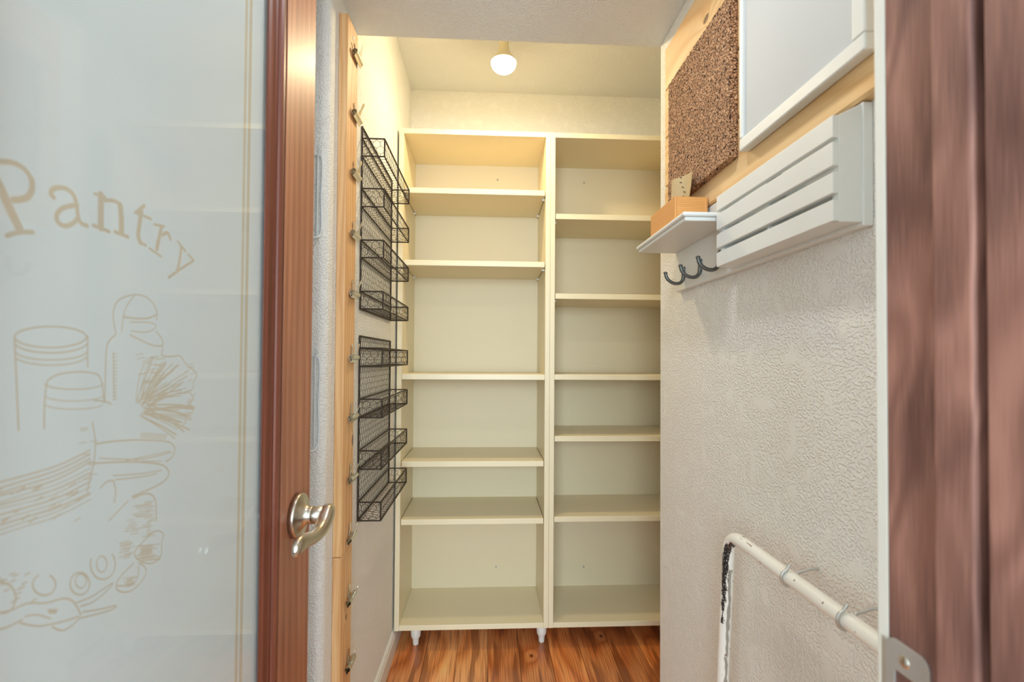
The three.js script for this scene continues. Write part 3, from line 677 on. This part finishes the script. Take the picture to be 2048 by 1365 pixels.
// ------------------------------------------------------------------ cedar board with clips on the left wall
{
  const b = thing('clip_board', 'upright bare wood board with clips on the left wall', 'board', V(LX + .011, 0, -1.231));
  bx('board', [LX, LX + .0222], [Y(-.489), Y(.857)], [-1.276, -1.186], firM, b, { r: .0025 });
  bx('board', [LX, LX + .0222], [0.09, Y(-.4902)], [-1.276, -1.1865], firM, b, { r: .0025 });
  put('screw_head', new THREE.CylinderGeometry(.004, .004, .002, 16).rotateZ(Math.PI / 2), steel, b, V(LX + .0225, Y(.825), -1.231));
  const barrel = () => {
    const sh = [], n = 28; for (let i = 0; i <= n; i++) { const a = -1.2 + 5.6 * i / n; sh.push([.0068 * Math.cos(a), .0068 * Math.sin(a)]); }
    const inn = sh.slice().reverse().map(p => [p[0] * .86, p[1] * .86]);
    return ext([...sh, ...inn], .056).translate(0, 0, -.028);
  };
  const lever = () => { const s = new THREE.Shape(); s.moveTo(-.0085, 0); s.lineTo(-.0042, .016); s.absarc(0, .0265, .0066, Math.PI + .9, -.9, true); s.lineTo(.0042, .016); s.lineTo(.0085, 0); s.holes.push(new THREE.Path().absarc(0, .0265, .0036, 0, 6.2832)); const g = ext(s, .0008, { seg: 14 }); return g.rotateY(Math.PI / 2); };
  const ys = [.783, .627, .475, .318, .165, 0, -.152, -.308, -.460, -.616, -.781];
  const words = ['uppermost on the board near the ceiling', 'second from the top, above the upper basket rack', 'third from the top, beside the top wire basket', 'fourth from the top, beside the second wire basket', 'fifth from the top, beside the lowest upper basket', 'sixth from the top, beside the top edge of the lower rack', 'seventh from the top, beside the lower rack', 'eighth from the top, above the bottom wire basket', 'ninth from the top, just above the crack', 'second from the bottom of the board', 'lowest on the board near the floor'];
  ys.forEach((c, i) => {
    const k = thing('bulldog_clip', 'chrome bulldog clip ' + words[i], 'clip', V(LX + .0232, Y(c), -1.246), 'chrome clips on the wooden board');
    const o = wp(k), bc = V(o.x + .0075, o.y, o.z), tilt = .34 + .1 * Math.sin(i * 2.3);
    put('barrel', barrel(), chrome, k, bc);
    const l1 = lever(), l2 = lever(); l1.translate(-.0055, .003, 0); l2.rotateZ(-tilt); l2.translate(.004, .004, 0);
    put('lever', l1, chrome, k, bc); put('lever', l2, chrome, k, bc);
    const jaw = mergeGeometries([new THREE.BoxGeometry(.0009, .009, .056).rotateZ(.45).translate(-.0035, -.0085, 0), new THREE.BoxGeometry(.0009, .009, .056).rotateZ(-.45).translate(.0008, -.0085, 0)]);
    put('jaw', jaw, chrome, k, bc);
  });
}

// ------------------------------------------------------------------ black wire basket racks
function hexMesh(o, u, v, W, H, cell = .021, r = .00062) {    // chicken wire filling a W x H panel
  const s = cell / Math.sqrt(3), out = [], seen = new Set(), du = u.clone().normalize(), dv = v.clone().normalize();
  const at = (x, y) => o.clone().addScaledVector(du, x).addScaledVector(dv, y);
  const jit = (x, y, k) => .0011 * Math.sin(x * 5171.3 + y * 3907.7 + k);
  const seg = (ax, ay, bx_, by) => {
    const key = [ax, ay, bx_, by].map(q => Math.round(q * 2e3)).join(); if (seen.has(key)) return; seen.add(key);
    if (Math.max(ax, bx_) < 0 || Math.min(ax, bx_) > W || Math.max(ay, by) < 0 || Math.min(ay, by) > H) return;
    const j = (x, y) => [cl(x + jit(x, y, 1), 0, W), cl(y + jit(x, y, 2), 0, H)];
    const [x0, y0] = j(ax, ay), [x1, y1] = j(bx_, by);
    if (Math.hypot(x1 - x0, y1 - y0) < .002) return;
    out.push(rod(at(x0, y0), at(x1, y1), r, 4));
  };
  for (let j = -1; j * 1.5 * s < H + s; j++) for (let i = -1; i * cell < W + cell; i++) {
    const cx = i * cell + (j & 1 ? cell / 2 : 0), cy = j * 1.5 * s, p = k => [cx + s * Math.sin(k * Math.PI / 3), cy + s * Math.cos(k * Math.PI / 3)];
    for (const [a, b] of [[0, 1], [1, 2], [0, 5]]) { const A = p(a), B = p(b); seg(...A, ...B); }
  }
  return mergeGeometries(out);
}
function basketRack(label, yb, yt, tiers) {
  const x0 = LX + .0035, x1 = -.3095, zn = -1.397, zf = -1.822, R = .0023;
  const k = thing('wire_basket_rack', label, 'basket rack', V((x0 + x1) / 2, yb, (zn + zf) / 2), 'black wire basket racks on the left wall');
  put('back_frame', wire([V(x0, yb, zn), V(x0, yt, zn), V(x0, yt, zf), V(x0, yb, zf)], R * 1.15, true), blackWire, k);
  const m = put('back_mesh', hexMesh(V(x0, yb, zn), V(0, 0, -1), V(0, 1, 0), zn - zf, yt - yb), blackWire, k); m.userData.kind = 'stuff';
  for (const [t, b] of tiers) {
    const bk = mergeGeometries([wire([V(x0, t, zn), V(x1, t, zn), V(x1, t, zf), V(x0, t, zf)], R, true), wire([V(x0, b, zn), V(x1, b, zn), V(x1, b, zf), V(x0, b, zf)], R, true), rod(V(x1, b, zn), V(x1, t, zn), R), rod(V(x1, b, zf), V(x1, t, zf), R)]);
    const o = put('basket', bk, blackWire, k);
    const ms = mergeGeometries([hexMesh(V(x0, b, zn), V(1, 0, 0), V(0, 1, 0), x1 - x0, t - b), hexMesh(V(x0, b, zf), V(1, 0, 0), V(0, 1, 0), x1 - x0, t - b), hexMesh(V(x1, b, zn), V(0, 0, -1), V(0, 1, 0), zn - zf, t - b), hexMesh(V(x0, b, zn), V(0, 0, -1), V(1, 0, 0), zn - zf, x1 - x0)]);
    const w = put('wire_mesh', ms, blackWire, o); w.userData.kind = 'stuff';
  }
}
basketRack('upper black chicken wire rack of four baskets on the left wall', Y(.141), Y(.674), [[.640, .588], [.493, .440], [.342, .291], [.192, .141]].map(p => p.map(Y)));
basketRack('lower black chicken wire rack of four baskets on the left wall', Y(-.471), Y(.062), [[.027, -.026], [-.121, -.174], [-.270, -.323], [-.418, -.471]].map(p => p.map(Y)));

// ------------------------------------------------------------------ right wall: planks, cork, whiteboard
{
  const p = thing('plank_panel', 'panel of bare wood planks on the textured right wall', 'wall panel', V(RX - .009, Y(.333), -.87));
  const e = [.333, .462, .593, .722, .838];
  for (let i = 0; i < 4; i++) {
    const c = .0038, x0 = RX - .018, y0 = Y(e[i]) + .0003, y1 = Y(e[i + 1]) - .0003;
    const prof = [[RX, y0], [x0 + c, y0], [x0, y0 + c], [x0, y1 - c], [x0 + c, y1], [RX, y1]];
    const g = ext(prof, .75).translate(-(RX - .009), -(y0 + y1) / 2, -.375);
    put('plank', uvm(g, 'z', [.04, .13, .075, .19][i], [.35, .1, .62, .86][i]), cedarM, p, V(RX - .009, (y0 + y1) / 2, -.875));
  }
}
{
  const n = noiseMaker(91), size = [.2, .2];
  const pts = []; let s = 5; const R = () => { s = (s * 1664525 + 1013904223) >>> 0; return s / 4294967296; };
  const GN = 30; for (let j = 0; j < GN; j++) for (let i = 0; i < GN; i++) pts.push([(i + R()) / GN, (j + R()) / GN, R(), R() * 3.14, R()]);
  const worley = (u, v) => {
    const gi = Math.floor(u * GN), gj = Math.floor(v * GN); let d1 = 9, d2 = 9, id = 0;
    for (let b = -2; b <= 2; b++) for (let a = -2; a <= 2; a++) {
      const ii = ((gi + a) % GN + GN) % GN, jj = ((gj + b) % GN + GN) % GN, q = pts[jj * GN + ii];
      let dx = u - q[0], dy = v - q[1]; dx -= Math.round(dx); dy -= Math.round(dy); dx *= GN; dy *= GN;
      const ca = Math.cos(q[3]), sa = Math.sin(q[3]), ex = dx * ca + dy * sa, ey = -dx * sa + dy * ca, d = Math.hypot(ex * .8, ey * 1.25);
      if (d < d1) { d2 = d1; d1 = d; id = jj * GN + ii; } else if (d < d2) d2 = d;
    }
    return [d1, d2, id];
  };
  const height = new Float32Array(512 * 512);
  const map = tex(512, 512, (u, v) => {
    const [d1, d2, id] = worley(u, v), q = pts[id], gap = sm(.02, .16, d2 - d1 + .12 * n(u * 60, v * 60, 60, 60)), f = n(u * 110 + q[4] * 9, v * 110, 110, 110);
    const hole = sm(.34, .6, n(u * 46, v * 46, 46, 46) * .7 + n(u * 19 + 3, v * 19, 19, 19) * .5 + .35 * (1 - gap));
    let c = mix3([186, 142, 106], [230, 186, 146], q[4]); c = mix3(c, [150, 102, 70], cl(.2 + .6 * f, 0, .6));
    c = mix3([70, 44, 30], c, .3 + .7 * gap); c = mix3(c, [46, 28, 20], hole * .9);
    height[Math.floor(v * 512) * 512 + Math.floor(u * 512)] = cl((.2 + .8 * gap) * (1 - hole * .9) + .12 * f);
    return c;
  }, { size });
  const bump = tex(512, 512, (u, v) => height[Math.floor(v * 512) * 512 + Math.floor(u * 512)], { color: false, size });
  const corkM = std({ map, bumpMap: bump, bumpScale: .0035, roughness: .95 });
  const w = .017, h = .315, d = .306, g = new THREE.BoxGeometry(w, h, d, 6, 90, 84), p = g.attributes.position;
  for (let i = 0; i < p.count; i++) {
    const x = p.getX(i), y = p.getY(i), z = p.getZ(i), k = .0016;
    if (x < w / 2 - 1e-4) p.setXYZ(i, x + k * n(y * 120, z * 120), y + (Math.abs(y) > h / 2 - 1e-4 ? .0022 * n(z * 110 + 3, x * 110) : 0), z + (Math.abs(z) > d / 2 - 1e-4 ? .0022 * n(y * 110 + 7, x * 110) : 0));
  }
  g.computeVertexNormals();
  tag(put('cork_board', uvm(g), corkM, scene, V(RX - .018 - w / 2 - .0008, Y(.5425), -1.0275)), 'coarse brown cork board mounted on the wood planks', 'cork board');
}
{
  const x1 = RX - .0185, x0 = x1 - .018, y0 = Y(.378), y1 = Y(.87), z0 = -.838, z1 = -.548, f = .022;
  const w = thing('whiteboard', 'whiteboard in a white wooden frame beside the cork board', 'whiteboard', V((x0 + x1) / 2, y0, (z0 + z1) / 2));
  bx('writing_panel', [x0 + .005, x1], [y0 + f, y1 - f], [z0 + f * .45, z1 - f], boardWhite, w, { r: 0 });
  bx('frame_rail', [x0, x1], [y0, y0 + f], [z0, z1], whitePaint, w, { r: .003 });
  bx('frame_rail', [x0, x1], [y1 - f, y1], [z0, z1], whitePaint, w, { r: .003 });
  bx('frame_stile', [x0, x1], [y0 + f, y1 - f], [z0, z0 + f * .45], whitePaint, w, { r: .003 });
  bx('frame_stile', [x0, x1], [y0 + f, y1 - f], [z1 - f, z1], whitePaint, w, { r: .003 });
}
// white organiser: back board, shelf with hooks, slatted letter box
{
  const bxX = RX - .014, zn = -.5815, zbF = -.892, fx = .4358;
  const o = thing('wall_organizer', 'white wooden organiser with slatted letter box, small shelf and grey hooks', 'organizer', V(RX - .03, Y(.172), -.88));
  bx('back_board', [bxX, RX - .0002], [Y(.172), Y(.3315)], [-1.19, -.5785], whitePaint, o, { r: .0018 });
  for (const [a, b] of [[.2855, .314], [.249, .279], [.2137, .2407], [.178, .2055]]) bx('slat', [fx, fx + .009], [Y(a), Y(b)], [zbF, zn], whitePaint, o, { r: .0012, grain: 'z' });
  for (const [a, b] of [[zn - .012, zn + .0002], [zbF, zbF + .012]]) {
    const prof = [[fx + .0092, Y(.178)], [bxX, Y(.178)], [bxX, Y(.329)], [fx + .0092, Y(.314)]];
    put('end_panel', uvm(ext(prof, b - a - .002, { bevel: .001 }).translate(0, 0, a + .001)), whitePaint, o);
  }
  bx('bottom_panel', [fx + .0093, bxX], [Y(.1785), Y(.1875)], [zbF + .0125, zn - .0125], whitePaint, o, { r: .001 });
  bx('divider', [fx + .0093, bxX], [Y(.188), Y(.30)], [-.742, -.736], whitePaint, o, { r: .001 });
  const sx = .3735;                                     // shelf with a stepped, rounded edge
  bx('shelf', [sx, bxX - .0002], [Y(.2785), Y(.2875)], [-1.1945, -.8975], whitePaint, o, { r: .0042, seg: 4 });
  bx('shelf_moulding', [sx + .005, bxX - .0002], [Y(.2705), Y(.2784)], [-1.1895, -.9025], whitePaint, o, { r: .002 });
  for (const z of [-1.133, -1.042, -.953]) {
    const h = put('hook', curve([V(bxX - .002, Y(.222), z), V(bxX - .003, Y(.205), z), V(bxX - .005, Y(.193), z), V(bxX - .012, Y(.186), z), V(bxX - .024, Y(.185), z), V(bxX - .036, Y(.190), z), V(bxX - .044, Y(.199), z), V(bxX - .047, Y(.209), z)], .004, 48, 12), greyHook, o);
    const pl = ext(rrect(-.0058, -.013, .0058, .017, .0055), .002, { bevel: .0006 }).rotateY(-Math.PI / 2);
    put('hook_plate', pl, greyHook, h, V(bxX, Y(.209), z));
    for (const dy of [.010, -.006]) put('screw', new THREE.SphereGeometry(.0026, 12, 8).scale(.5, 1, 1), steel, h, V(bxX - .0028, Y(.209 + dy), z));
    put('hook_tip', new THREE.SphereGeometry(.005, 14, 10).scale(1, .7, 1), greyHook, h, V(bxX - .047, Y(.210), z));
  }
}
{
  const x0 = .394, x1 = .4665, z0 = -1.144, z1 = -.993, y0 = Y(.2876), y1 = Y(.350), t = .0065;
  const b = thing('bamboo_box', 'small open bamboo box on the white shelf', 'box', V((x0 + x1) / 2, y0, (z0 + z1) / 2));
  bx('side', [x0, x0 + t], [y0, y1], [z0, z1], bambooM, b, { r: .0012, grain: 'z' });
  bx('side', [x1 - t, x1], [y0, y1], [z0, z1], bambooM, b, { r: .0012, grain: 'z' });
  bx('end', [x0 + t, x1 - .0002], [y0, y1 - .0004], [z1 - t, z1 - .0003], bambooM, b, { r: .0012, grain: 'x' });
  bx('end', [x0 + t, x1 - t], [y0, y1 - .0004], [z0 + .0003, z0 + t], bambooM, b, { r: .0012, grain: 'x' });
  bx('base', [x0 + t, x1 - t], [y0, y0 + .005], [z0 + t, z1 - t], bambooM, b, { r: 0 });
  // folded packet standing in the box
  const N = 14, M = 10, pos = [], idx = [], uv = [];
  const face = sgn => {
    const base = pos.length / 3;
    for (let j = 0; j <= M; j++) for (let i = 0; i <= N; i++) {
      const u = i / N, v = j / M, th = sgn * .0045 * Math.sin(Math.PI * u) * (1 - v * .75);
      pos.push(.428 + th + .010 * Math.sin(v * 1.6) - .006 * Math.cos(u * 5), y0 + .0055 + v * (.134 - .016 * u), -1.108 + u * .084 + .024 * v * u); uv.push(u, v);
    }
    for (let j = 0; j < M; j++) for (let i = 0; i < N; i++) { const a = base + j * (N + 1) + i, b2 = a + N + 1; if (sgn > 0) idx.push(a, b2, a + 1, a + 1, b2, b2 + 1); else idx.push(a, a + 1, b2, b2, a + 1, b2 + 1); }
  };
  face(1); face(-1);
  const g = new THREE.BufferGeometry(); g.setAttribute('position', new THREE.Float32BufferAttribute(pos, 3)); g.setAttribute('uv', new THREE.Float32BufferAttribute(uv, 2)); g.setIndex(idx); g.computeVertexNormals();
  const pk = thing('packet', 'crinkled tan plastic packet standing in the bamboo box', 'packet', V(.428, y0 + .0055, -1.07));
  put('packet_film', g, phy({ color: 0xe2cfa6, roughness: .25, transmission: .35, thickness: 0, side: THREE.DoubleSide }), pk);
  const sg = []; for (let k = 0; k < 6; k++) sg.push(new THREE.BoxGeometry(.0012, .0022, .011).rotateX(.5).translate(.4275 + .0062 * Math.sin(k), y0 + .068 + k * .0095, -1.042 + k * .0028));
  put('perforation', mergeGeometries(sg), std({ color: 0x6d5c42, roughness: .8 }), pk);
}

// ------------------------------------------------------------------ chipped white pipe and its hooks
{
  const r = .0106, px = .4425, P = [];
  const add = (y, z) => P.push(V(px, y, z));
  for (let i = 0; i <= 14; i++) { const t = i / 14; add(.002 + t * (Y(-.352) - .002), -.932 + t * .0725); }
  const c0 = [Y(-.352), -.8595], c1 = [Y(-.3195), -.8545], c2 = [Y(-.3175), -.818];
  for (let i = 1; i <= 10; i++) { const t = i / 10, a = (1 - t) * (1 - t), b = 2 * t * (1 - t), c = t * t; add(a * c0[0] + b * c1[0] + c * c2[0], a * c0[1] + b * c1[1] + c * c2[1]); }
  for (let i = 1; i <= 16; i++) { const t = i / 16; add(Y(-.3175 - .003 * t), -.818 + t * .378); }
  for (let i = 1; i <= 8; i++) { const t = i / 8; add(Y(-.3205) - .035 * t * t, -.44 + .034 * Math.sin(t * 1.5708)); }
  for (let i = 1; i <= 8; i++) add(Y(-.3555) - (Y(-.3555) - .002) * i / 8, -.406);
  const len = [0]; for (let i = 1; i < P.length; i++) len.push(len[i - 1] + P[i].distanceTo(P[i - 1]));
  const M = 20, pos = [], nor = [], uv = [], idx = [];
  P.forEach((p, i) => {
    const t = P[Math.min(i + 1, P.length - 1)].clone().sub(P[Math.max(i - 1, 0)]).normalize(), n2 = t.clone().cross(V(1, 0, 0));
    for (let m = 0; m <= M; m++) { const a = m / M * 6.28319, n = V(Math.cos(a), 0, 0).addScaledVector(n2, Math.sin(a)); nor.push(n.x, n.y, n.z); pos.push(p.x + r * n.x, p.y + r * n.y, p.z + r * n.z); uv.push(m / M, len[i]); }
  });
  for (let i = 0; i < P.length - 1; i++) for (let m = 0; m < M; m++) { const a = i * (M + 1) + m, b = a + M + 1; idx.push(a, a + 1, b, b, a + 1, b + 1); }
  const g = new THREE.BufferGeometry(); g.setAttribute('position', new THREE.Float32BufferAttribute(pos, 3)); g.setAttribute('normal', new THREE.Float32BufferAttribute(nor, 3)); g.setAttribute('uv', new THREE.Float32BufferAttribute(uv, 2)); g.setIndex(idx);
  const S = 1.3, n = noiseMaker(77), top = len[14];      // texture covers 1.3 m of pipe: worn paint at the bend, small chips elsewhere
  const spots = [...Array(46)].map(() => [rnd(), top - .35 + rnd() * .95, rr(.0004, .0016), rnd()]);
  const map = tex(256, 2048, (u, v) => {
    const s = v * S, q = s - top, e = n(u * 16, s * 60, 16), e2 = n(u * 40, s * 240, 40);
    let c = [244, 241, 232];
    const chip = (q > -.135 && q < .045) ? sm(.0, .10, .15 - Math.abs(u - (.585 + .12 * sm(-.02, .05, q))) + .05 * e + .04 * e2 - .07 * sm(-.02, -.135, q)) : 0;
    c = mix3(c, [28, 27, 26], sm(.35, .6, chip) * (e2 > .5 ? .12 : 1));
    const grey = (q > -.30 && q < -.03) ? sm(.25, .6, 1 - Math.abs(u - .745) * 14 + .6 * e) : 0; c = mix3(c, [124, 118, 104], grey * .7);
    for (const [su, ss, sr, k] of spots) { let du = u - su; du -= Math.round(du); if (Math.hypot(du * .066, (s - ss) * (k > .8 ? .35 : 1)) < sr * (1 + .5 * e2)) c = k > .85 ? [116, 52, 40] : k > .75 ? [70, 92, 130] : [128, 104, 84]; }
    if (q > .04 && q < .16 && Math.abs(u - (.335 + .25 * (q - .08))) < .016 * sm(-.3, .4, e) && q > .07 && q < .105) c = [112, 58, 44];
    return c;
  }, { size: [1, S] });
  tag(put('bent_pipe', g, phy({ map, roughness: .4 }), scene), 'bent white painted pipe with chipped black patches along the right wall', 'pipe');
  const yc = Y(-.3185);
  for (const [z, label] of [[-.684, 'wire screw hook holding the pipe, nearer the bend'], [-.572, 'wire screw hook holding the pipe, beside the white casing']]) {
    const rr2 = .0132, pts = [V(RX + .002, yc + .011, z), V(RX - .012, yc + .0105, z), V(RX - .024, yc + .007, z)];
    for (let i = 0; i <= 12; i++) { const a = .35 - i / 12 * 4.55; pts.push(V(px + rr2 * Math.cos(a), yc + rr2 * Math.sin(a), z + .004 * i / 12)); }
    pts.push(V(px - .001, yc + .0195, z + .0045));
    tag(put('pipe_hook', curve(pts, .0021, 70, 10), zinc), label, 'hook', 'wire hooks holding the white pipe');
  }
}

// ------------------------------------------------------------------ white wire racks behind the door
{
  const k = thing('door_rack', 'white wire rack on the back of the door, seen through the etched glass', 'rack', V(-.39, .6, -.49));
  const xa = -.3375, xb = -.452, za = -.30, zb = -.685, R = .0022;
  for (const [b, t] of [[-.285, -.17], [-.03, .085]]) {
    const y0 = Y(b), y1 = Y(t), p = [wire([V(xa, y1, za), V(xb, y1, za), V(xb, y1, zb), V(xa, y1, zb)], R, true), wire([V(xa, y0, za), V(xb, y0, za), V(xb, y0, zb), V(xa, y0, zb)], R, true), wire([V(xb, (y0 + y1) / 2, za), V(xb, (y0 + y1) / 2, zb), V(xa, (y0 + y1) / 2, zb)], R)];
    for (let i = 0; i <= 4; i++) { const z = za + (zb - za) * i / 4; p.push(rod(V(xb, y0, z), V(xb, y1, z), R), rod(V(xa, y0, z), V(xb, y0, z), R)); }
    put('basket', mergeGeometries(p), whiteWire, k);
  }
  for (const z of [-.34, -.645]) put('upright', rod(V(xa, Y(-.29), z), V(xa, Y(.30), z), .003), whiteWire, k);
}
for (const [b, t, label] of [[.279, .468, 'upper white wire hook rail on the wall behind the door'], [-.208, 0, 'lower white wire hook rail on the wall behind the door']]) {
  const z = CZ + .0035, k = thing('wire_rail', label, 'wire rail', V(-.44, Y(b), z), 'white wire rails behind the door'), xr = -.3915, R = .0019;
  put('loop', curve([V(-.50, Y(t), z), V(xr - .004, Y(t), z), V(xr, Y(t) - .004, z), V(xr, (Y(t) + Y(b)) / 2, z), V(xr, Y(b) + .006, z + .002), V(xr - .004, Y(b) - .004, z + .012), V(xr - .012, Y(b) - .006, z + .016), V(-.50, Y(b) - .006, z + .016)], R, 80, 8), whiteWire, k);
  put('strap', rod(V(xr - .0085, Y(t), z + .0005), V(xr - .0085, Y(b), z + .0005), R * .9), whiteWire, k);
  put('wall_hook', curve([V(xr - .012, Y(t), z), V(xr - .006, Y(t) + .006, z + .002), V(xr - .003, Y(t) + .014, z + .002), V(xr - .009, Y(t) + .022, z)], R * .8, 24, 8), whiteWire, k);
}

renderer.render(scene, camera);
